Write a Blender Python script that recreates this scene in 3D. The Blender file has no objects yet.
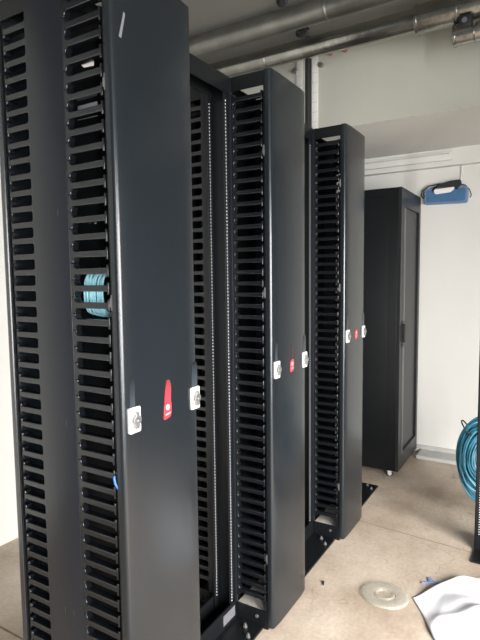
import bpy, bmesh, math, random
from mathutils import Vector, Matrix
random.seed(7)
C = bpy.context.scene.collection
PI = math.pi

# ------------------------------------------------------------------ materials
def mat(name, col, rough=0.5, metal=0.0, spec=0.5, noise=None, bump=None, coat=0.0, alpha=None, trans=0.0, emis=None):
    m = bpy.data.materials.new(name); m.use_nodes = True
    nt = m.node_tree; b = nt.nodes['Principled BSDF']
    b.inputs['Base Color'].default_value = (*col, 1)
    b.inputs['Roughness'].default_value = rough
    b.inputs['Metallic'].default_value = metal
    b.inputs['Specular IOR Level'].default_value = spec
    b.inputs['Coat Weight'].default_value = coat
    b.inputs['Coat Roughness'].default_value = 0.2
    if trans: b.inputs['Transmission Weight'].default_value = trans
    if alpha is not None: b.inputs['Alpha'].default_value = alpha
    if emis:
        b.inputs['Emission Color'].default_value = (*emis[0], 1); b.inputs['Emission Strength'].default_value = emis[1]
    tc = nt.nodes.new('ShaderNodeTexCoord')
    if noise:   # (scale, amount)
        n = nt.nodes.new('ShaderNodeTexNoise'); n.inputs['Scale'].default_value = noise[0]; n.inputs['Detail'].default_value = 6
        nt.links.new(tc.outputs['Object'], n.inputs['Vector'])
        r = nt.nodes.new('ShaderNodeMapRange'); r.inputs['From Min'].default_value = 0.3; r.inputs['From Max'].default_value = 0.7
        r.inputs['To Min'].default_value = 1 - noise[1]; r.inputs['To Max'].default_value = 1 + noise[1]
        nt.links.new(n.outputs['Fac'], r.inputs['Value'])
        mx = nt.nodes.new('ShaderNodeVectorMath'); mx.operation = 'SCALE'; mx.inputs[0].default_value = col
        nt.links.new(r.outputs['Result'], mx.inputs['Scale']); nt.links.new(mx.outputs['Vector'], b.inputs['Base Color'])
    if bump:    # (scale, strength, distance)
        n = nt.nodes.new('ShaderNodeTexNoise'); n.inputs['Scale'].default_value = bump[0]; n.inputs['Detail'].default_value = 4
        nt.links.new(tc.outputs['Object'], n.inputs['Vector'])
        bp = nt.nodes.new('ShaderNodeBump'); bp.inputs['Strength'].default_value = bump[1]; bp.inputs['Distance'].default_value = bump[2]
        nt.links.new(n.outputs['Fac'], bp.inputs['Height']); nt.links.new(bp.outputs['Normal'], b.inputs['Normal'])
    return m

M = {}
M['door'] = mat('slate_powder_coat', (0.009, 0.012, 0.015), 0.26, 0.0, 0.6, noise=(3, 0.08), bump=(900, 0.06, 0.0003))
M['frame'] = mat('black_powder_coat', (0.005, 0.006, 0.007), 0.40, 0.0, 0.35, noise=(4, 0.1), bump=(700, 0.1, 0.0005))
M['panel'] = mat('spine_charcoal_paint', (0.010, 0.012, 0.017), 0.40, 0.0, 0.3, noise=(4, 0.08), bump=(700, 0.12, 0.0005))
M['plastic'] = mat('black_moulded_plastic', (0.006, 0.007, 0.009), 0.22, 0.0, 0.5, bump=(120, 0.1, 0.001))
M['rail'] = mat('rack_rail_paint', (0.006, 0.007, 0.009), 0.38, 0.0, 0.35)
M['zinc'] = mat('zinc', (0.60, 0.60, 0.58), 0.5, 0.0, noise=(60, 0.15))
M['chrome'] = mat('satin_latch_metal', (0.80, 0.80, 0.78), 0.38, 0.35, noise=(90, 0.1))
M['latchdark'] = mat('latch_knob_grey', (0.28, 0.28, 0.28), 0.35, 0.7)
M['red'] = mat('red_badge', (0.75, 0.035, 0.05), 0.35, 0.0, noise=(60, 0.1))
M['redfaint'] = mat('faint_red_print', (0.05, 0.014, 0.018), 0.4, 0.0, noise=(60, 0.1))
M['scoop'] = mat('worn_latch_recess', (0.045, 0.060, 0.072), 0.35, 0.0, noise=(60, 0.15))
M['white'] = mat('white_print', (0.85, 0.82, 0.80), 0.5)
M['wall'] = mat('painted_wall', (0.73, 0.725, 0.69), 0.7, 0.0, 0.3, noise=(2.5, 0.02), bump=(250, 0.25, 0.002))
M['darkwall'] = mat('dark_slate_wall', (0.045, 0.052, 0.060), 0.7, 0.0, 0.3, noise=(2.5, 0.05))  # dark tone set for the door reflections, also on the added partition
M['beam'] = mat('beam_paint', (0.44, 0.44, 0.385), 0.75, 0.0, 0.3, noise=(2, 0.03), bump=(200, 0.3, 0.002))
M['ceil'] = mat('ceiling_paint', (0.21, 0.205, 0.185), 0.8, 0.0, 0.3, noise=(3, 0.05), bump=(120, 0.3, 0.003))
M['kerb'] = mat('grey_kerb', (0.50, 0.50, 0.48), 0.7, noise=(14, 0.08), bump=(90, 0.3, 0.003))
M['galv'] = mat('galvanised_pipe', (0.36, 0.36, 0.33), 0.24, 0.95, noise=(9, 0.25), bump=(14, 0.25, 0.01))
M['galv2'] = mat('dull_lagged_pipe', (0.24, 0.24, 0.22), 0.34, 0.85, noise=(9, 0.2), bump=(14, 0.25, 0.01))
M['black'] = mat('matt_black', (0.012, 0.012, 0.013), 0.6)
M['cabside'] = mat('cabinet_black', (0.005, 0.006, 0.007), 0.42, 0.0, 0.25, noise=(5, 0.1))
M['cabdoor'] = mat('cabinet_door_frame', (0.018, 0.019, 0.021), 0.38, 0.0, 0.4, noise=(5, 0.1))
M['strip'] = mat('grey_door_strip', (0.10, 0.10, 0.10), 0.4, noise=(5, 0.1))  # reflection on the cabinet stile painted as a paler grey
M['cabglass'] = mat('smoked_door_panel', (0.006, 0.007, 0.008), 0.35, 0.0, 0.25)
M['cyan'] = mat('cyan_cable_jacket', (0.04, 0.19, 0.26), 0.42, noise=(90, 0.35))
M['patchcyan'] = mat('pale_cyan_cable_jacket', (0.42, 0.80, 0.88), 0.42, noise=(90, 0.25))
M['teal'] = mat('teal_cable_jacket', (0.022, 0.135, 0.20), 0.4, noise=(30, 0.2))
M['blue'] = mat('blue_plastic', (0.055, 0.145, 0.29), 0.4, noise=(25, 0.1))
M['bluerim'] = mat('pale_blue_rim', (0.15, 0.22, 0.38), 0.4)
M['tieblue'] = mat('bright_blue_tie', (0.02, 0.14, 0.42), 0.4)
M['tag'] = mat('grey_tag', (0.16, 0.165, 0.165), 0.5)
M['paleboard'] = mat('pale_board', (0.80, 0.74, 0.68), 0.7, noise=(20, 0.06))  # pale tone of the added sunlit patches and of the pale tag
M['label'] = mat('grey_white_label', (0.12, 0.12, 0.13), 0.5, noise=(150, 0.25))
M['paper'] = mat('white_sheet', (0.90, 0.91, 0.95), 0.55, 0.0, 0.3)
M['pinkprint'] = mat('pale_pink_print', (0.78, 0.42, 0.42), 0.5)
M['boltgrey'] = mat('dull_bolt', (0.22, 0.22, 0.21), 0.4, 0.6)
M['pink'] = mat('red_cap', (0.40, 0.12, 0.10), 0.6)
M['bluebit'] = mat('blue_scrap', (0.20, 0.27, 0.48), 0.45)

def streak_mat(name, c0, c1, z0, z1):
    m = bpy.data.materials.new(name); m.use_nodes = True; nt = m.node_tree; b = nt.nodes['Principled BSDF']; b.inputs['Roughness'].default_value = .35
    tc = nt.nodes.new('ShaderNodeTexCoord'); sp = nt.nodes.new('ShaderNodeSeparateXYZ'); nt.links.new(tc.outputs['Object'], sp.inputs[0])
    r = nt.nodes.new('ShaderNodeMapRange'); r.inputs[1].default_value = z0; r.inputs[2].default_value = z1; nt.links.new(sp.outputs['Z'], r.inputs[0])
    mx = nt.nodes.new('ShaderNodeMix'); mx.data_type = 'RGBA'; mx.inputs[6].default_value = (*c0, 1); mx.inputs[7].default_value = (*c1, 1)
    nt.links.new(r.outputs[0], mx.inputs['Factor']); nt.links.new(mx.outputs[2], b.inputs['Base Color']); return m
M['latchfade'] = streak_mat('fading_recess_sheen', (0.035, 0.046, 0.055), (0.010, 0.013, 0.016), .034, .106)  # sheen above the latches painted into the colour, fading upwards
M['redstreak'] = streak_mat('fading_red_print', (0.50, 0.04, 0.06), (0.13, 0.025, 0.033), .02, .085)  # red above the badge darkening upwards
def clear_mat():
    m = bpy.data.materials.new('clear_plastic'); m.use_nodes = True; nt = m.node_tree
    b = nt.nodes['Principled BSDF']; out = nt.nodes['Material Output']
    b.inputs['Base Color'].default_value = (0.50, 0.50, 0.43, 1); b.inputs['Roughness'].default_value = 0.15
    t = nt.nodes.new('ShaderNodeBsdfTransparent'); mx = nt.nodes.new('ShaderNodeMixShader'); mx.inputs[0].default_value = 0.26
    nt.links.new(t.outputs[0], mx.inputs[1]); nt.links.new(b.outputs[0], mx.inputs[2]); nt.links.new(mx.outputs[0], out.inputs[0])
    return m
M['clear'] = clear_mat()

def floor_mat():
    m = bpy.data.materials.new('floor_screed'); m.use_nodes = True; nt = m.node_tree; N = nt.nodes; L = nt.links
    b = N['Principled BSDF']; b.inputs['Roughness'].default_value = 0.62; b.inputs['Specular IOR Level'].default_value = 0.35
    tc = N.new('ShaderNodeTexCoord')
    n1 = N.new('ShaderNodeTexNoise'); n1.inputs['Scale'].default_value = 2.2; n1.inputs['Detail'].default_value = 8; n1.inputs['Roughness'].default_value = .62
    L.new(tc.outputs['Object'], n1.inputs['Vector'])
    r1 = N.new('ShaderNodeValToRGB'); L.new(n1.outputs['Fac'], r1.inputs['Fac'])
    r1.color_ramp.elements[0].position = .36; r1.color_ramp.elements[0].color = (0.36, 0.285, 0.215, 1)
    r1.color_ramp.elements[1].position = .64; r1.color_ramp.elements[1].color = (0.56, 0.475, 0.39, 1)
    # fine speckle
    n2 = N.new('ShaderNodeTexNoise'); n2.inputs['Scale'].default_value = 60; n2.inputs['Detail'].default_value = 4
    L.new(tc.outputs['Object'], n2.inputs['Vector'])
    r2 = N.new('ShaderNodeMapRange'); r2.inputs[1].default_value = .3; r2.inputs[2].default_value = .7; r2.inputs[3].default_value = .90; r2.inputs[4].default_value = 1.08
    L.new(n2.outputs['Fac'], r2.inputs[0])
    s = N.new('ShaderNodeVectorMath'); s.operation = 'SCALE'; L.new(r1.outputs['Color'], s.inputs[0]); L.new(r2.outputs[0], s.inputs['Scale'])
    # hairline cracks / scratches
    v = N.new('ShaderNodeTexVoronoi'); v.feature = 'DISTANCE_TO_EDGE'; v.inputs['Scale'].default_value = 2.6
    nz = N.new('ShaderNodeTexNoise'); nz.inputs['Scale'].default_value = 5; L.new(tc.outputs['Object'], nz.inputs['Vector'])
    ad = N.new('ShaderNodeVectorMath'); ad.operation = 'MULTIPLY_ADD'; L.new(nz.outputs['Color'], ad.inputs[0]); ad.inputs[1].default_value = (.35, .35, .35); L.new(tc.outputs['Object'], ad.inputs[2])
    L.new(ad.outputs[0], v.inputs['Vector'])
    lt = N.new('ShaderNodeMath'); lt.operation = 'LESS_THAN'; lt.inputs[1].default_value = .0055; L.new(v.outputs['Distance'], lt.inputs[0])
    n3 = N.new('ShaderNodeTexNoise'); n3.inputs['Scale'].default_value = 3.3; L.new(tc.outputs['Object'], n3.inputs['Vector'])
    gt = N.new('ShaderNodeMath'); gt.operation = 'GREATER_THAN'; gt.inputs[1].default_value = .53; L.new(n3.outputs['Fac'], gt.inputs[0])
    mu = N.new('ShaderNodeMath'); mu.operation = 'MULTIPLY'; L.new(lt.outputs[0], mu.inputs[0]); L.new(gt.outputs[0], mu.inputs[1])
    mu2 = N.new('ShaderNodeMath'); mu2.operation = 'MULTIPLY'; mu2.inputs[1].default_value = .35; L.new(mu.outputs[0], mu2.inputs[0])
    mx = N.new('ShaderNodeMix'); mx.data_type = 'RGBA'; L.new(mu2.outputs[0], mx.inputs['Factor']); L.new(s.outputs[0], mx.inputs[6]); mx.inputs[7].default_value = (0.20, 0.14, 0.095, 1)
    L.new(mx.outputs[2], b.inputs['Base Color'])
    bp = N.new('ShaderNodeBump'); bp.inputs['Strength'].default_value = .35; bp.inputs['Distance'].default_value = .004
    L.new(n1.outputs['Fac'], bp.inputs['Height'])
    bp2 = N.new('ShaderNodeBump'); bp2.inputs['Strength'].default_value = .25; bp2.inputs['Distance'].default_value = .002
    L.new(n2.outputs['Fac'], bp2.inputs['Height']); L.new(bp.outputs['Normal'], bp2.inputs['Normal']); L.new(bp2.outputs['Normal'], b.inputs['Normal'])
    return m
M['floor'] = floor_mat()
M['joint'] = mat('floor_joint', (0.17, 0.125, 0.09), 0.8, noise=(20, 0.3))

# ------------------------------------------------------------------ mesh helpers
def box(bm, x0, x1, y0, y1, z0, z1, bev=0.0, seg=2):
    vs = [bm.verts.new((x, y, z)) for x in (x0, x1) for y in (y0, y1) for z in (z0, z1)]
    F = [(0, 1, 3, 2), (4, 6, 7, 5), (0, 4, 5, 1), (2, 3, 7, 6), (0, 2, 6, 4), (1, 5, 7, 3)]
    fs = [bm.faces.new([vs[i] for i in f]) for f in F]
    if bev > 0:
        es = list({e for f in fs for e in f.edges})
        bmesh.ops.bevel(bm, geom=es, offset=bev, segments=seg, profile=0.5, affect='EDGES')

def prism(bm, prof, a, b, axis='x'):
    """extrude a closed 2D profile between a and b along the axis"""
    def P(u, v, t):
        return {'x': (t, u, v), 'y': (u, t, v), 'z': (u, v, t)}[axis]
    A = [bm.verts.new(P(u, v, a)) for u, v in prof]; B = [bm.verts.new(P(u, v, b)) for u, v in prof]
    n = len(prof)
    bm.faces.new(A); bm.faces.new(B[::-1])
    for i in range(n):
        bm.faces.new((A[i], B[i], B[(i + 1) % n], A[(i + 1) % n]))

def cyl(bm, p, q, r, n=20, r2=None):
    p = Vector(p); q = Vector(q); d = (q - p); L = d.length
    rot = d.to_track_quat('Z', 'Y').to_matrix().to_4x4()
    bmesh.ops.create_cone(bm, cap_ends=True, segments=n, radius1=r, radius2=r if r2 is None else r2, depth=L,
                          matrix=Matrix.Translation((p + q) / 2) @ rot)

def tube(bm, pts, r, n=8, closed=False):
    pts = [Vector(p) for p in pts]; rings = []; N = len(pts); prev = None
    for i, p in enumerate(pts):
        if closed: t = pts[(i + 1) % N] - pts[i - 1]
        else: t = pts[min(i + 1, N - 1)] - pts[max(i - 1, 0)]
        t.normalize()
        if prev is None:
            a = Vector((0, 0, 1)) if abs(t.z) < .9 else Vector((1, 0, 0)); u = t.cross(a).normalized()
        else:
            u = (prev - t * prev.dot(t)).normalized()
        prev = u; w = t.cross(u)
        rings.append([bm.verts.new(p + (u * math.cos(k * 2 * PI / n) + w * math.sin(k * 2 * PI / n)) * r) for k in range(n)])
    for i in range(N if closed else N - 1):
        A = rings[i]; B = rings[(i + 1) % N]
        for k in range(n):
            bm.faces.new((A[k], A[(k + 1) % n], B[(k + 1) % n], B[k]))
    if not closed:
        bm.faces.new(rings[0][::-1]); bm.faces.new(rings[-1])

def obj(name, bm, m, parent=None, loc=None, bevel=0.0, smooth=True, seg=2):
    bmesh.ops.recalc_face_normals(bm, faces=bm.faces)
    me = bpy.data.meshes.new(name); bm.to_mesh(me); bm.free()
    me.materials.append(m)
    o = bpy.data.objects.new(name, me); C.objects.link(o)
    if parent: o.parent = parent
    if loc: o.location = loc
    if bevel:
        b = o.modifiers.new('bevel', 'BEVEL'); b.width = bevel; b.segments = seg; b.limit_method = 'ANGLE'; b.angle_limit = math.radians(40)
    if smooth:
        for p in me.polygons: p.use_smooth = True
        try: me.set_sharp_from_angle(angle=math.radians(40))
        except Exception: pass
    return o

def tag(o, label, cat, group=None):
    o['label'] = label; o['category'] = cat
    if group: o['group'] = group
    return o

def thing(name, label, cat, loc=(0, 0, 0), rz=0.0, group=None):
    o = bpy.data.objects.new(name, None); C.objects.link(o); o.empty_display_size = .1
    o.location = loc; o.rotation_euler = (0, 0, rz)
    return tag(o, label, cat, group)

def struct(name, bm, m, **k):
    o = obj(name, bm, m, **k); o['kind'] = 'structure'; return o

def kids(o): return [c for c in list(C.objects) if c.parent == o]
def dup(src, loc, label, parent=None):
    c = src.copy(); C.objects.link(c); c.parent = parent
    if parent is None: c.location = loc; c['label'] = label
    for k in kids(src): dup(k, None, None, c)
    return c

# ------------------------------------------------------------------ room
XW, YL, YR, XB, ZC = 4.26, 2.51, -1.9, -1.9, 2.90
t = .12
bm = bmesh.new(); box(bm, XB - t, XW + t, YR - t, YL + t, -.1, 0); struct('floor', bm, M['floor'], smooth=False)
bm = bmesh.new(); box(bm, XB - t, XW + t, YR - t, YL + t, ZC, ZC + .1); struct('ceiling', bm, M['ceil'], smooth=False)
bm = bmesh.new(); box(bm, XW, XW + t, YR - t, YL + t, 0, ZC); struct('wall_far', bm, M['wall'], smooth=False)
bm = bmesh.new(); box(bm, XB - t, XW, YL, YL + t, 0, ZC); struct('wall_left', bm, M['wall'], smooth=False)

def wall_open(name, axis, pos, a0, a1, holes):
    """wall with rectangular openings; holes = (a, b, z0, z1) sorted along the wall"""
    bm = bmesh.new()
    def bb(u0, u1, z0, z1):
        if u1 - u0 < 1e-4 or z1 - z0 < 1e-4: return
        if axis == 'x': box(bm, pos - t, pos, u0, u1, z0, z1)
        else: box(bm, u0, u1, pos - t, pos, z0, z1)
    u = a0
    for (h0, h1, z0, z1) in holes:
        bb(u, h0, 0, ZC); bb(h0, h1, 0, z0); bb(h0, h1, z1, ZC); u = h1
    bb(u, a1, 0, ZC)
    return struct(name, bm, M['darkwall'], smooth=False)
WB = (-.75, -.35, .45, 1.75)      # window in the wall behind the camera
WR = (-.3, 1.8, .35, 2.05)         # glazed opening in the right-hand wall
WN = (-1.65, -1.25, .06, 2.35)
wall_open('wall_back', 'x', XB, YR - t, YL + t, [WB])
wall_open('wall_right', 'y', YR, XB, XW, [WN, WR])
bm = bmesh.new(); box(bm, 3.30, 3.40, YR, -.60, 0, ZC); struct('wall_partition', bm, M['darkwall'], smooth=False)  # unseen dark wall added so the doors mirror something dark
def window(name, axis, pos, h):
    bm = bmesh.new(); a, b, z0, z1 = h; w = .05
    def bb(u0, u1, v0, v1):
        if axis == 'x': box(bm, pos - .09, pos - .03, u0, u1, v0, v1)
        else: box(bm, u0, u1, pos - .09, pos - .03, v0, v1)
    bb(a, b, z0, z0 + w); bb(a, b, z1 - w, z1); bb(a, a + w, z0 + w, z1 - w); bb(b - w, b, z0 + w, z1 - w)
    bb((a + b) / 2 - w / 2, (a + b) / 2 + w / 2, z0 + w, z1 - w)
    struct(name, bm, M['white'], smooth=False)
window('window_1', 'x', XB, WB); window('window_2', 'y', YR, WR); window('window_3', 'y', YR, WN)

# dropped beam across the end of the room, with its lower ledge
XF, ZU = 3.24, 2.39
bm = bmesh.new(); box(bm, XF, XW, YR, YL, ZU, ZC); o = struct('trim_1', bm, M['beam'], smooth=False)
o.data.materials.append(M['wall'])  # lighter underside paints in the brighter light from below
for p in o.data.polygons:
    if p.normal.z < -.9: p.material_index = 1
bm = bmesh.new(); box(bm, XW - .055, XW, YR, YL, 2.262, ZU)
box(bm, XW - .068, XW - .055, YR, YL, 2.262, 2.285); struct('trim_2', bm, M['wall'], smooth=False)
bm = bmesh.new(); box(bm, 4.075, XW, YR, .862, 0, .03, .006); struct('trim_3', bm, M['kerb'], smooth=False)
bm = bmesh.new(); box(bm, XW - .012, XW, YR, YL, .03, .062); struct('baseboard_far', bm, M['kerb'], smooth=False)
# joints in the floor covering (dark filler strips)
bm = bmesh.new()
pts = [(2.905, 1.9), (2.868, 1.04), (2.845, .82), (2.83, .63), (2.812, .42), (2.80, .26), (2.80, -1.9)]
for (xa, ya), (xb, yb) in zip(pts, pts[1:]):
    vs = [bm.verts.new(v) for v in ((xa - .0022, ya, .0008), (xa + .0022, ya, .0008), (xb + .0022, yb, .0008), (xb - .0022, yb, .0008))]; bm.faces.new(vs)
struct('trim_4', bm, M['joint'], smooth=False)
bm = bmesh.new(); box(bm, 1.203, 1.211, 1.5, YL, 0, .001); struct('trim_5', bm, M['joint'], smooth=False)

# ------------------------------------------------------------------ cable manager
H = 2.2157; W = .3215; D = .468; P = .04445
def comb_mesh(root, tip, x0, x1, n=46, z0=.105):
    bm = bmesh.new(); s = 1 if tip > root else -1; L = abs(tip - root)
    a, b, sw, r, tt = .0080, .0165, .012, .0120, .0060
    for i in range(n):
        zc = z0 + (i + .5) * P
        pr = [(0, -P / 2), (sw, -P / 2)]
        for k in range(5):
            th = PI - k * PI / 2 / 4
            pr.append((sw + r + r * math.cos(th), -a - r + r * math.sin(th)))
        pr += [(L - tt, -a), (L - tt, -b), (L, -b), (L, b), (L - tt, b), (L - tt, a)]
        for k in range(5):
            th = 3 * PI / 2 - k * PI / 2 / 4
            pr.append((sw + r + r * math.cos(th), a + r + r * math.sin(th)))
        pr += [(sw, P / 2), (0, P / 2)]
        prism(bm, [(root + s * u, zc + v) for u, v in pr], x0, x1, 'x')
    return bm

def door_profile(sgn=1, y=0):
    # bowed door: small round corner, slightly slanted facet, flat middle
    pr = []
    pts = []
    r = .0125
    for k in range(6):
        th = PI + k * (PI / 2 - .09) / 5
        pts.append((r + r * math.cos(th), r + .004 + r * math.sin(th)))
    pts.append((.056, .0)); pts.append((W - .056, .0))
    right = [(W - u, v) for u, v in pts[:6]][::-1]
    pts += right
    pts += [(W, .028), (W - .003, .030), (.003, .030), (0, .028)]
    return [(u, y + sgn * v) for u, v in pts]

def make_latch(parent, x, z, mirror=1):
    # rectangular escutcheon with a raised T-shaped turn knob
    bm = bmesh.new(); h = .034; w = .0215
    pr = []
    for cx, cz, a0 in ((w - .005, h - .005, 0), (-w + .005, h - .005, 90), (-w + .005, -h + .005, 180), (w - .005, -h + .005, 270)):
        for k in range(4):
            th = math.radians(a0 + k * 30); pr.append((cx + .005 * math.cos(th), cz + .005 * math.sin(th)))
    prism(bm, pr, -.004, .006, 'y')
    o = obj('latch', bm, M['chrome'], parent, (x, .001, z), bevel=.001)
    o['label'] = 'silver latch plate'
    bm = bmesh.new()
    pr = [(-.006, -.022), (.006, -.022), (.008, -.010), (.014, -.004), (.014, .006), (.007, .012), (.004, .022), (-.004, .022), (-.007, .012), (-.014, .006), (-.014, -.004), (-.008, -.010)]
    prism(bm, pr, -.014, -.003, 'y')
    cyl(bm, (0, -.018, 0), (0, -.012, 0), .006, 12)
    k = obj('latch_knob', bm, M['latchdark'], o, (0, 0, 0), bevel=.0012)
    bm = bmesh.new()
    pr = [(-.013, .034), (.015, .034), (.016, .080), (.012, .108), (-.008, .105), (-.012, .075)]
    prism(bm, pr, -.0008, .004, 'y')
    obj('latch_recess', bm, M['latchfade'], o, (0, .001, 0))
    return o

def make_badge(parent, z, streak):
    bm = bmesh.new()
    pr = [(-.014, -.028), (.010, -.024), (.016, -.014), (.017, .016), (.013, .024), (-.006, .022), (-.013, .012), (-.016, -.022)]
    prism(bm, pr, -.0022, .001, 'y')
    b = obj('badge', bm, M['red'], parent, (W * .53, 0, z), bevel=.0006); b['label'] = 'red badge with white round emblem'
    bm = bmesh.new()      # ring emblem with a bar through it, and the small wordmark line below
    n = 24
    for k in range(n):
        a0, a1 = k * 2 * PI / n, (k + 1) * 2 * PI / n
        q = [(.0085 * math.cos(a0), .0085 * math.sin(a0)), (.0085 * math.cos(a1), .0085 * math.sin(a1)),
             (.0062 * math.cos(a1), .0062 * math.sin(a1)), (.0062 * math.cos(a0), .0062 * math.sin(a0))]
        prism(bm, [(u, v + .006) for u, v in q], -.0030, -.0020, 'y')
    prism(bm, [(-.0035, .001), (.0030, .001), (.004, .010), (0, .013), (-.004, .010)], -.0030, -.0020, 'y')
    e = obj('emblem', bm, M['pinkprint'], b, smooth=False)
    bm = bmesh.new()
    for k in range(8):
        u = -.010 + k * .0027
        prism(bm, [(u, -.0165 + k * .0004), (u + .0019, -.0165 + k * .0004), (u + .0019, -.0120 + k * .0004), (u, -.0120 + k * .0004)], -.0030, -.0020, 'y')
    obj('lettering', bm, M['pinkprint'], b, smooth=False)
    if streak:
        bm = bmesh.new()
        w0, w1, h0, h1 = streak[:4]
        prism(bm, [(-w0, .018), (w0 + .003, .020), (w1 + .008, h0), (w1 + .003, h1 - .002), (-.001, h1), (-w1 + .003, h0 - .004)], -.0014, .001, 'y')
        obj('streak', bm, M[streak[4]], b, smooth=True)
    return b

MG = 'tall double-sided cable managers in the row'
m1 = thing('cable_manager', 'nearest and largest cable manager, scuffed slate door with long red streak above its badge', 'cable manager', (.9355, .912, 0), 0, MG)
# door
bm = bmesh.new(); prism(bm, door_profile(), .012, H, 'z'); d = obj('door', bm, M['door'], m1)
bm = bmesh.new(); prism(bm, door_profile(-1, D), .012, H, 'z'); obj('door', bm, M['door'], m1)
# combs (front/back on both sides)
for (r0, t0) in ((.180, .042), (.310, .420)):
    for (xa, xb) in ((.002, .024), (W - .024, W - .002)):
        obj('finger_comb', comb_mesh(r0, t0, xa, xb), M['plastic'], m1, bevel=.0030, seg=2)
# spine: a side web on each flank with slot pairs, a centre web
for s, xa in ((0, 0.0), (1, W - .012)):
    bm = bmesh.new(); box(bm, xa, xa + .012, .178, .322, .04, H - .01, .002); obj('spine_panel', bm, M['panel'], m1)
for z in (.49, 1.046, 1.618):
    for y in (.218, .254):
        bm = bmesh.new(); box(bm, -.0010, .003, -.0022, .0022, -.010, .010, .0008, 1); obj('slot', bm, M['black'], m1, (0, y, z))
bm = bmesh.new(); box(bm, .012, W - .012, .247, .253, .04, H - .02)
obj('back_panel', bm, M['frame'], m1)
# rims the doors shut on
bm = bmesh.new()
bm.free()
for xa in (.004, W - .014):
    for ya in (.030, D - .036):
        bm = bmesh.new(); box(bm, xa, xa + .010, ya, ya + .006, .02, H - .01); obj('door_rim', bm, M['frame'], m1)
# top frame, open in the middle of both bays
bm = bmesh.new()
z0, z1 = H - .056, H - .002
for (ya, yb) in ((.030, .085), (.215, .285), (D - .085, D - .030)): box(bm, .002, W - .002, ya, yb, z1 - .004, z1)
for xa in (.002, W - .050): box(bm, xa, xa + .048, .030, D - .030, z1 - .005, z1 - .001)
for xa in (.002, W - .005): box(bm, xa, xa + .003, .030, D - .030, z0, z1)
obj('top_frame', bm, M['frame'], m1, smooth=False)
bm = bmesh.new()
for xa in (.0, W - .004): box(bm, xa, xa + .004, .030, D - .030, .0, .075)
for ya in (.030, .20, .264, D - .034): box(bm, .004, W - .004, ya, ya + .004, 0, .045)
o = obj('base_frame', bm, M['frame'], m1, smooth=False)
for y in (.080, .39):
    bm = bmesh.new(); cyl(bm, (-.004, 0, 0), (.0, 0, 0), .007, 8); obj('bolt', bm, M['boltgrey'], m1, (0, y, .045))
# hinge studs between comb and door
for z in (.30, 1.38, 1.92):
    bm = bmesh.new(); box(bm, .002, .010, .030, .040, -.012, .012, .002); cyl(bm, (.005, .034, -.02), (.005, .034, .02), .003, 8)
    obj('hinge', bm, M['boltgrey'], m1, (0, 0, z))
make_latch(m1, .0375, 1.075); make_latch(m1, W - .0190, 1.078)
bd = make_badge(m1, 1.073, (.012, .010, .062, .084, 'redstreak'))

m2 = dup(m1, (1.75, .912, 0), 'middle cable manager between the nearest and the farthest one, small red badge with faint streak')
m3 = dup(m1, (2.577, .912, 0), 'farthest and narrowest-looking cable manager, next to the closed black cabinet')
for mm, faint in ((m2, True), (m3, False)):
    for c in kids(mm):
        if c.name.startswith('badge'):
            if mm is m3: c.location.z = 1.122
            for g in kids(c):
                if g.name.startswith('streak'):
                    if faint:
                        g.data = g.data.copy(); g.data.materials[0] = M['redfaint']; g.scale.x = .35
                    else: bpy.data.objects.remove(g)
        if c.name.startswith('latch') and mm is m3: c.location.z = 1.122
bp1 = [c for c in kids(m1) if c.name.startswith('back_panel')][0]
for (x, z) in ((.110, 1.604), (.136, 1.606), (.158, 1.607), (.112, 1.563), (.160, 1.566)):
    bm = bmesh.new(); cyl(bm, (0, 0, 0), (0, -.003, 0), .0038, 10); obj('screw', bm, M['zinc'], bp1, (x, .2465, z))
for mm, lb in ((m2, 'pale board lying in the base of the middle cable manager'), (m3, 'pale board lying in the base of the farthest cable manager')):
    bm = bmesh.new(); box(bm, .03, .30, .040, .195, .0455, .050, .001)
    b_ = obj('board', bm, M['paleboard'], None, mm.location); tag(b_, lb, 'board')  # flat pale plates added in place of sunlit patches
# marks only the nearest door has
bm = bmesh.new(); prism(bm, [(.0, -.030), (.008, -.032), (.024, .030), (.019, .034)], -.0006, .001, 'y')
o = obj('scratch', bm, M['tag'], m1, (.022, .0006, 2.055)); o['label'] = 'pale diagonal scuff'
bm = bmesh.new(); prism(bm, [(.0, -.016), (.002, -.016), (.003, .016), (.001, .016)], -.0006, .001, 'y')
o = obj('scratch', bm, M['panel'], m1, (.165, 0, 1.93))

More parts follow.
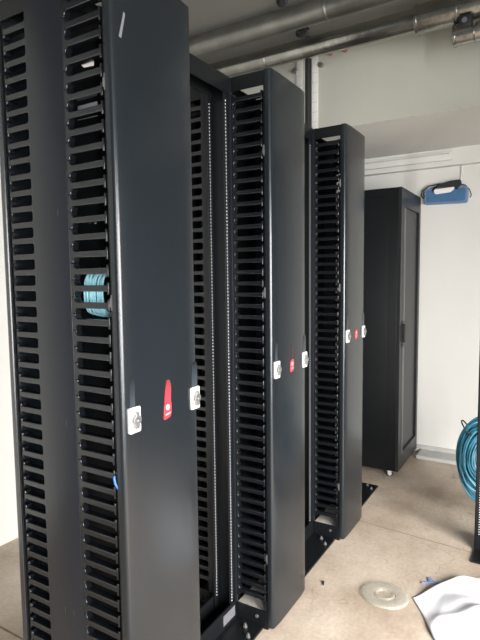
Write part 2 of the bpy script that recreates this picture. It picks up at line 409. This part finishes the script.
# ------------------------------------------------------------------ two-post racks
RW = .4895
def channel(bm, x, s, z0, z1):
    # web against the manager, flanges pointing into the bay (s = direction of flanges)
    w = .036; t_ = .004
    def b(xa, xb, ya, yb): box(bm, min(xa, xb), max(xa, xb), ya, yb, z0, z1)
    b(x, x + s * t_, 0, .080); b(x, x + s * w, 0, t_); b(x, x + s * w, .076, .080)
def make_rack(label, loc, rz=0, holes=True):
    r = thing('equipment_rack', label, 'rack', loc, rz, 'black two-post racks')
    for x, s in ((0, 1), (RW, -1)):
        bm = bmesh.new(); channel(bm, x, s, .012, H - .002); p = obj('post', bm, M['rail'], r, smooth=False, bevel=.0008)
        n = int((H - .16) / .0132)
        for y in (0, .076):
            bm = bmesh.new(); xx = x + s * .022; a = .0030; yy = y - .0012
            for i in range(n):
                z = .09 + i * .0132
                vs = [bm.verts.new((xx + a * math.cos(k * PI / 3), yy, z + a * math.sin(k * PI / 3))) for k in range(6)]
                ws = [bm.verts.new((xx + a * math.cos(k * PI / 3), y + .001, z + a * math.sin(k * PI / 3))) for k in range(6)]
                bm.faces.new(vs)
                for k in range(6): bm.faces.new((vs[k], vs[(k + 1) % 6], ws[(k + 1) % 6], ws[k]))
            o = obj('hole_strip', bm, M['zinc'], p, smooth=False); o['label'] = 'column of bare metal threaded holes'
    for y0, y1 in ((0.0, .004), (.076, .080)):
        bm = bmesh.new(); box(bm, .0, RW, y0 - .006, y1 - .004, H - .065, H); 
        box(bm, .0, RW, y0 - .006, y0 + .035, H - .004, H) if y0 == 0 else box(bm, .0, RW, y0 - .035, y1 - .004, H - .004, H)
        obj('top_crossbar', bm, M['frame'], r, smooth=False)
    bm = bmesh.new(); box(bm, .002, RW - .002, -.138, .19, .0, .010, .001, 1); bp_ = obj('base_plate', bm, M['frame'], r, smooth=False)
    for y in (-.010, .084):
        bm = bmesh.new(); box(bm, .004, RW - .004, y, y + .006, .010, .085); obj('base_angle', bm, M['frame'], r, smooth=False)
    for (x, y) in ((.45, -.075), (.405, -.115), (.07, -.08), (.42, .15), (.07, .15)):
        bm = bmesh.new(); cyl(bm, (x, y, .010), (x, y, .018), .009, 6); cyl(bm, (x, y, .0175), (x, y, .026), .005, 10)
        obj('bolt', bm, M['boltgrey'], bp_)
    return r
YP = 1.10
rk = make_rack('nearest two-post rack, standing between the nearest and middle cable managers', (1.2588, YP, 0))
bm = bmesh.new(); box(bm, .385, .472, -.0125, -.0100, .028, .070)
o = obj('label_plate', bm, M['label'], rk, smooth=False); o['label'] = 'white sticker on base angle'
dup_l = [k for k in kids(rk) if k.name.startswith('label_plate')]
rk2 = dup(rk, (1.75 + W + .006, YP, 0), 'two-post rack between the middle and farthest cable managers')
rk3 = dup(rk, (2.577 + W + .006, YP, 0), 'two-post rack standing between the farthest cable manager and the closed cabinet')
for r in (rk2, rk3):
    for k in kids(r):
        if k.name.startswith('label_plate'): bpy.data.objects.remove(k)
# rack on the other side of the aisle, only its edge post is in view
rk4 = dup(rk, (2.84, .297, 0), 'black rack post at the right edge of the photo with the teal cable coil')
rk4.rotation_euler = (0, 0, -PI / 2)
for k in kids(rk4):
    if k.name.startswith('label_plate'): bpy.data.objects.remove(k)

# ------------------------------------------------------------------ closed cabinet
cx, cy, cz, cw, cd, ch = 3.6106, .885, .043, .60, 1.0, 2.0
cab = thing('server_cabinet', 'closed black server cabinet on casters with a dark inset front door', 'cabinet', (cx, cy, 0))
bm = bmesh.new(); box(bm, 0, cw, .022, cd, cz, cz + ch, .004); obj('body', bm, M['cabside'], cab)
bm = bmesh.new(); box(bm, -.004, .001, .09, cd - .05, cz + .05, cz + ch - .06, .002); obj('side_panel', bm, M['cabside'], cab)
bm = bmesh.new()
def frame(bm, x0, x1, z0, z1, wl, wr, wb, wt, y0, y1):
    box(bm, x0, x0 + wl, y0, y1, z0, z1); box(bm, x1 - wr, x1, y0, y1, z0, z1)
    box(bm, x0 + wl, x1 - wr, y0, y1, z0, z0 + wb); box(bm, x0 + wl, x1 - wr, y0, y1, z1 - wt, z1)
frame(bm, 0, cw, cz, cz + ch, .125, .05, .115, .125, 0, .022)
cdo = obj('door', bm, M['cabdoor'], cab, bevel=.002)
bm = bmesh.new(); box(bm, .12, cw - .045, .013, .019, cz + .11, cz + ch - .12); o = obj('door_panel', bm, M['cabglass'], cdo, smooth=False); o['label'] = 'dark inset panel'
for za, zb_ in ((.15, .94), (1.12, 1.905)):
    bm = bmesh.new(); prism(bm, [(.066, .0), (.072, -.006), (.118, -.003), (.124, .002)], za, zb_, 'z'); o = obj('door_strip', bm, M['strip'], cdo, smooth=False); o['label'] = 'lighter grey vertical strip'
bm = bmesh.new(); box(bm, .045, .085, -.004, .002, .93, 1.12, .003); box(bm, .055, .075, -.022, -.003, .97, 1.10, .004); o = obj('handle', bm, M['black'], cdo); o['label'] = 'black swing handle'
for (x, y) in ((.022, .060), (cw - .05, .12), (.05, cd - .08), (cw - .05, cd - .08)):
    bm = bmesh.new(); zb = 0.0
    tube_pts = []
    cyl(bm, (x - .010, y, zb + .0185), (x + .010, y, zb + .0185), .0185, 20)
    o = obj('caster', bm, M['black'], cab, bevel=.002)
    bm = bmesh.new(); cyl(bm, (x - .015, y, .020), (x + .015, y, .020), .014, 14)
    box(bm, x - .016, x - .012, y - .012, y + .014, .018, cz); box(bm, x + .012, x + .016, y - .012, y + .014, .018, cz); box(bm, x - .02, x + .02, y - .02, y + .02, cz - .004, cz)
    o = obj('fork', bm, M['chrome'], o, bevel=.001); o['label'] = 'bright metal caster fork'

# ------------------------------------------------------------------ pipes and things under the ceiling
def pipe(name, label, X, z, r, y0, y1, m, extra=()):
    t_ = thing(name, label, 'pipe', (X, (y0 + y1) / 2, z))
    bm = bmesh.new(); h = (y1 - y0) / 2
    n = 60; tube(bm, [(0, -h + 2 * h * i / n, 0) for i in range(n + 1)], r, 28)
    obj('pipe_run', bm, m, t_)
    for (ya, yb, rr, nm) in extra:
        bm = bmesh.new(); mid = (y0 + y1) / 2
        cyl(bm, (0, ya - mid, 0), (0, yb - mid, 0), rr, 28); obj(nm, bm, m, t_, bevel=.003)
    return t_
pipe('ceiling_pipe', 'grey ceiling pipe nearest the camera, running across above the middle cable manager', 2.6, 2.812, .058, YR, YL, M['galv2'], [(1.02, 1.035, .062, 'collar'), (.2, .23, .064, 'collar')])
pipe('ceiling_pipe', 'longest lower galvanised ceiling pipe, thicker towards the right, in front of the beam', 2.9, 2.778, .056, YR, YL, M['galv'],
     [(-1.2, .645, .069, 'sleeve'), (.635, .652, .073, 'collar'), (.44, .452, .072, 'collar'), (1.53, 1.54, .059, 'collar')])
pipe('ceiling_pipe', 'short galvanised pipe stub at the top right, hanging below the thicker pipe', 2.9, 2.652, .052, YR, .462, M['galv'], [(.449, .464, .056, 'collar'), (.36, .366, .055, 'collar')])
# clamp holding the stub
cl = thing('pipe_clamp', 'metal clamp tying the short stub pipe up to the thicker pipe', 'clamp', (2.9, .405, 2.70))
bm = bmesh.new(); box(bm, -.060, -.050, -.030, .030, -.038, .020, .004); obj('strap', bm, M['black'], cl)
bm = bmesh.new(); cyl(bm, (-.066, 0, -.008), (-.058, 0, -.008), .013, 12); obj('bolt', bm, M['label'], cl)

def hanger(label, x, y, z, sx, sy, plate):
    h = thing('pipe_hanger', label, 'bracket', (x, y, z))
    bm = bmesh.new(); cyl(bm, (0, 0, 0), (0, 0, ZC - z), .006, 10); obj('rod', bm, M['black'], h)
    bm = bmesh.new()
    n = 24; tube(bm, [(.006 * math.cos(k * 2 * PI / n), sy * math.cos(k * 2 * PI / n), -.0 + sx * math.sin(k * 2 * PI / n)) for k in range(n)], .009, 8, True)
    obj('ring', bm, M['black'], h)
    bm = bmesh.new(); box(bm, -.012, .012, -.016, .016, -.028, .028, .008); obj('clip', bm, M['black'], h)
    if plate:
        bm = bmesh.new(); box(bm, -.03, .03, -.075, .060, sx + .006, sx + .022, .003); o = obj('plate', bm, M['scoop'], h); o['label'] = 'blue-grey plate'
    return h
hanger('black oval hanger with blue-grey plate between the two long ceiling pipes', 2.76, 1.238, 2.812, .024, .036, True)
hanger('black oval hanger at the top edge, in front of the nearest ceiling pipe', 2.38, 1.175, 2.80, .026, .028, False)
bm = bmesh.new(); tube(bm, [(3.03, 1.322, 0.0), (3.03, 1.322, 1.4), (3.03, 1.322, ZC)], .019, 12)
tag(obj('conduit', bm, M['black']), 'thin black vertical conduit rising to the ceiling behind the middle manager', 'conduit')
# trunking on the beam
tk = thing('cable_trunking', 'white vertical cable trunking on the beam beside the black conduit', 'trunking', (XF, 1.36, ZU))
bm = bmesh.new(); box(bm, -.018, 0, -.020, .020, .02, ZC - ZU, .002); obj('channel', bm, M['wall'], tk)
bm = bmesh.new()
for i in range(6): box(bm, -.0195, -.017, -.020, .020, .06 + i * .062, .063 + i * .062)
obj('joint_mark', bm, M['kerb'], tk, smooth=False)
tk2 = dup(tk, (XF, 1.47, ZU), 'white vertical cable trunking showing between the middle manager top and the conduit')
def plug(label, y, z, m, r):
    bm = bmesh.new(); cyl(bm, (-.03, 0, 0), (0, 0, 0), r, 16, r * .8)
    o = obj('wall_plug', bm, m, None, (XF, y, z), bevel=.002); tag(o, label, 'plug')
plug('dark round plug on the beam just right of the black conduit', 1.315, 2.802, M['latchdark'], .016)
plug('dark round plug on the beam just left of the black conduit', 1.50, 2.802, M['latchdark'], .018)
plug('left one of two reddish caps under the lower pipe', 1.254, 2.862, M['pink'], .015)
plug('right one of two reddish caps under the lower pipe', 1.158, 2.860, M['pink'], .015)
bt = thing('surface_batten', 'long thin white batten on the ledge above the closed cabinet', 'batten', (4.205, .66, 2.30))
bm = bmesh.new(); box(bm, -.03, 0, 0, 1.3, .0, .062, .004); obj('body', bm, M['wall'], bt)
bm = bmesh.new(); box(bm, -.032, -.029, .02, 1.28, .044, .052); obj('slot', bm, M['kerb'], bt, smooth=False)

# ------------------------------------------------------------------ blue box on the far wall
bx = thing('wall_box', 'blue rounded plastic box with white plate mounted high on the far wall', 'box', (XW, .705, 2.045))
bx.rotation_euler = (math.radians(1.5), 0, 0)
def rrect(w, h, r, n=6):
    out = []
    for sx, sy, a in ((1, 1, 0), (-1, 1, 90), (-1, -1, 180), (1, -1, 270)):
        for k in range(n + 1):
            th = math.radians(a + 90 * k / n); out.append((sx * (w - r) + r * math.cos(th), sy * (h - r) + r * math.sin(th)))
    return out
bm = bmesh.new(); prism(bm, rrect(.155, .062, .022), -.050, 0, 'x'); o = obj('case', bm, M['bluerim'], bx, bevel=.004)
bm = bmesh.new(); prism(bm, rrect(.140, .048, .014), -.054, -.049, 'x'); obj('face', bm, M['blue'], bx, bevel=.001)
bm = bmesh.new(); prism(bm, [(.085, .048), (-.060, .058), (-.058, .040), (-.035, .020), (.070, .010), (.082, .022)], -.058, -.053, 'x'); o = obj('plate', bm, M['white'], bx, bevel=.002); o['label'] = 'white plate'
bm = bmesh.new(); prism(bm, [(.10, .050), (.05, .085), (-.03, .105), (-.10, .110), (-.105, .085), (-.085, .040), (-.070, .036), (-.062, .060), (.085, .056), (.095, .022)], -.062, -.010, 'x'); obj('bracket', bm, M['black'], bx, bevel=.003)
cb = bmesh.new()
tube(cb, [(-.03, -.02, .085), (-.035, .06, .092), (-.04, .13, .080), (-.04, .175, .045), (-.04, .180, .012), (-.04, .160, -.008), (-.045, .150, .01)], .0058, 8)
tube(cb, [(-.03, 0, .075), (-.03, .08, .072), (-.035, .14, .060), (-.04, .165, .030), (-.04, .158, .004)], .0036, 8)
tube(cb, [(-.03, -.09, .08), (-.03, -.135, .066), (-.03, -.165, .030), (-.03, -.178, -.010), (-.03, -.170, -.030)], .0036, 8)
tag(obj('cable_loop', cb, M['black'], None, (XW, .705, 2.045)), 'thin black cable looped around the blue wall box', 'cable')
bm = bmesh.new(); tube(bm, [(XW - .008, .60, 2.262), (XW - .010, .602, 2.20), (XW - .010, .606, 2.155)], .006, 8)
tag(obj('cord', bm, M['wall']), 'short white cord running down the far wall to the blue box', 'cord')

# ------------------------------------------------------------------ cables
CG = 'cyan patch cables inside the nearest manager'
proto = None
for i in range(11):
    y = 1.018 + i * .0072
    if proto is None:
        bm = bmesh.new(); pts = []
        pts.append((.280, 0, .02))
        pts.append((.20, 0, .050)); pts.append((.09, 0, .060))
        for k in range(9):
            th = PI / 2 + k * PI / 8; pts.append((.058 - .018 * abs(math.cos(th)) * 1.0, 0, .0 + .052 * math.sin(th)))
        pts += [(.09, 0, -.058), (.20, 0, -.070), (.280, 0, -.09)]
        tube(bm, pts, .0031, 8)
        proto = tag(obj('patch_cable', bm, M['patchcyan'], None, (.9355 + .002, y, 1.402)), 'thin cyan patch cable bent round behind the fingers of the nearest manager', 'cable', CG); c = proto
    else:
        c = proto.copy(); C.objects.link(c); c.location = (.9355 + .002 + random.uniform(0, .008), y, 1.402 + random.uniform(-.008, .008))
    c['label'] = 'thin cyan patch cable bent round behind the fingers of the nearest manager'
bm = bmesh.new(); tube(bm, [(0, -.006, -.020), (-.004, .0, -.006), (-.003, .004, .006), (.002, .006, .018), (.006, -.002, .022), (.008, -.008, .0), (.004, -.010, -.018)], .0038, 8)
tag(obj('cable_tie', bm, M['tieblue'], None, (.9355 + .006, .952, .915)), 'bright blue tie caught between finger tips and door of the nearest manager', 'cable tie')
bm = bmesh.new(); box(bm, 0, .003, -.035, .035, -.018, .018, .001)
tag(obj('tag', bm, M['tag'], None, (.9355 + .028, 1.035, 1.872)), 'small grey tag behind the fingers of the nearest manager, lower than the pale tag', 'tag')

bm = bmesh.new(); prism(bm, [(-.022, -.010), (-.020, -.016), (.012, -.014), (.024, -.004), (.020, .010), (-.004, .016), (-.020, .012)], 0, .003, 'x')
tag(obj('tag', bm, M['paleboard'], None, (.9355 + .028, 1.030, 1.995)), 'small pale tag behind the topmost fingers of the nearest manager', 'tag')
# teal coil hanging behind the right-hand rack post
coil = thing('cable_coil', 'teal network cable coil hanging behind the rack post at the right edge', 'cable coil', (3.12, .285, .40))
N_ = 30
for k in range(N_):
    R_ = .070 + .152 * (k / 29) ** .7; ox = random.uniform(-.035, .035); ph = random.uniform(0, 6.28); e = random.uniform(.95, 1.05)
    bm = bmesh.new(); n = 48
    tube(bm, [(ox + .014 * math.sin(2 * a + ph), R_ * .66 * math.cos(a), R_ * 1.12 * e * math.sin(a) + .006 * math.sin(3 * a + ph)) for a in [i * 2 * PI / n for i in range(n)]], .0052, 8, True)
    obj('cable_turn', bm, M['cyan' if k % 6 == 0 else 'teal'], coil)
for a in (.9,):
    bm = bmesh.new(); tube(bm, [(.045 * math.cos(t_), (.157 + .042 * math.sin(t_)) * math.cos(a), (.217 + .048 * math.sin(t_)) * math.sin(a)) for t_ in [i * 2 * PI / 16 for i in range(16)]], .004, 6, True)
    obj('binding', bm, M['black'], coil)
hk = bmesh.new(); tube(hk, [(2.90, .279, .466), (2.95, .279, .465), (3.19, .279, .465), (3.20, .279, .49)], .006, 8)
tag(obj('hook', hk, M['black']), 'black hook on the right rack post carrying the teal coil', 'hook')

# ------------------------------------------------------------------ litter on the floor
ds = thing('plastic_lid', 'clear round plastic lid lying on the floor', 'lid', (2.215, .595, .0))
def ringlathe(bm, prof, n=48, ex=1.0, ey=1.0):
    rings = []
    for r, z in prof: rings.append([bm.verts.new((r * ex * math.cos(k * 2 * PI / n), r * ey * math.sin(k * 2 * PI / n), z)) for k in range(n)])
    for A, B in zip(rings, rings[1:]):
        for k in range(n): bm.faces.new((A[k], A[(k + 1) % n], B[(k + 1) % n], B[k]))
bm = bmesh.new(); ringlathe(bm, [(.045, .004), (.050, .010), (.092, .014), (.102, .010), (.106, .002), (.103, .0015), (.099, .008), (.090, .011), (.052, .007)], ex=.92, ey=1.02)
obj('rim', bm, M['clear'], ds)
bm = bmesh.new(); ringlathe(bm, [(.002, .004), (.030, .004), (.036, .012), (.040, .012), (.046, .004)], ex=.92, ey=1.02); obj('hub', bm, M['clear'], ds)
bb = thing('scrap', 'small blue plastic scrap on the floor beside the white sheet', 'scrap', (2.42, .43, 0), .5)
bm = bmesh.new(); box(bm, -.006, .006, -.050, .048, .001, .007, .002); obj('strip', bm, M['bluebit'], bb)
bm = bmesh.new(); box(bm, .004, .040, -.012, .010, .001, .006, .002); obj('tab', bm, M['bluebit'], bb)
bm = bmesh.new(); cyl(bm, (-.010, -.004, .004), (.012, .006, .004), .003, 8); cyl(bm, (.010, .005, .004), (.014, .007, .004), .006, 8)
tag(obj('screw', bm, M['black'], None, (2.16, .955 - .09, 0)), 'tiny dark screw on the floor in front of the middle cable manager', 'screw')

# crumpled white sheet
def sheet():
    bm = bmesh.new()
    # one corner points into the aisle; two long folds run back from it
    A = Vector((2.262, .482)); B = Vector((2.665, .19)); Cc = Vector((1.82, .215)); Dd = Vector((2.25, -.25))
    n = 60; g = []
    from mathutils import noise
    for i in range(n + 1):
        row = []
        for j in range(n + 1):
            u, v = i / n, j / n
            p = A * (1 - u) * (1 - v) + B * u * (1 - v) + Cc * (1 - u) * v + Dd * u * v
            w_ = min(1, 2.2 * (u + v))
            z = .004 + .055 * w_ * (u * v) ** .5
            z += .035 * w_ * math.exp(-((u - .28 - .25 * v) / .10) ** 2) * min(1, 3 * v + .1)
            z += .030 * w_ * math.exp(-((v - .35 - .35 * u) / .07) ** 2) * min(1, 3 * u)
            z += .016 * w_ * noise.noise(Vector((u * 3.5, v * 3.5, .3)))
            # far edge lifts off the floor in a soft hem
            z += .035 * math.sin(PI * min(1, u * 1.2)) ** 2 * math.exp(-(v / .10) ** 2)
            q = p + Vector((.014 * noise.noise(Vector((u * 3, v * 3, 9))), .014 * noise.noise(Vector((u * 3, v * 3, 19)))))
            row.append(bm.verts.new((q.x, q.y, max(.003, z))))
        g.append(row)
    for i in range(n):
        for j in range(n): bm.faces.new((g[i][j], g[i + 1][j], g[i + 1][j + 1], g[i][j + 1]))
    return bm
sh = obj('white_sheet', sheet(), M['paper']); sh.modifiers.new('thick', 'SOLIDIFY').thickness = .0012
tag(sh, 'crumpled white sheet lying in the bottom right corner of the floor', 'sheet')

# ------------------------------------------------------------------ light: daylight through the two windows
def area(name, loc, rot, sx, sy, power, col, spread=180):
    l = bpy.data.lights.new(name, 'AREA'); l.shape = 'RECTANGLE'; l.size = sx; l.size_y = sy; l.energy = power; l.color = col
    o = bpy.data.objects.new(name, l); C.objects.link(o); o.location = loc; o.rotation_euler = rot; l.spread = math.radians(spread); return o
area('daylight_back', (XB - .02, (WB[0] + WB[1]) / 2, (WB[2] + WB[3]) / 2), (0, -PI / 2, 0), WB[3] - WB[2] - .1, WB[1] - WB[0] - .1, 15, (.93, .97, 1.0))
area('daylight_right', ((WR[0] + WR[1]) / 2, YR - .02, (WR[2] + WR[3]) / 2), (PI / 2 - .50, 0, -.50), WR[1] - WR[0] - .1, WR[3] - WR[2] - .1, 155, (1.0, .97, .94), 120)
area('daylight_corner', ((WN[0] + WN[1]) / 2, YR - .02, (WN[2] + WN[3]) / 2), (PI / 2, 0, 0), WN[1] - WN[0] - .1, WN[3] - WN[2] - .1, 140, (.95, .98, 1.0))
w = bpy.data.worlds.new('world'); bpy.context.scene.world = w; w.use_nodes = True
bg = w.node_tree.nodes['Background']; bg.inputs[0].default_value = (.85, .92, 1, 1); bg.inputs[1].default_value = .6

# ------------------------------------------------------------------ camera
cam = bpy.data.cameras.new('camera'); co = bpy.data.objects.new('camera', cam); C.objects.link(co)
r = Vector((0.51672513, -0.85607637, -0.01133119)); u = Vector((0.0770066, 0.03329143, 0.99647462)); f = Vector((0.85268114, 0.51577605, -0.08312605))
mw = Matrix((r, u, -f)).transposed().to_4x4(); mw.translation = (0, 0, 1.4409); co.matrix_world = mw
cam.sensor_fit = 'VERTICAL'; cam.sensor_height = 24; cam.lens = 512.7075 / 640 * 24; cam.clip_start = .02
sc = bpy.context.scene; sc.camera = co
sc.view_settings.view_transform = 'Standard'; sc.view_settings.look = 'None'; sc.view_settings.gamma = 1; sc.view_settings.use_curve_mapping = False
sc.view_settings.exposure = 0.3
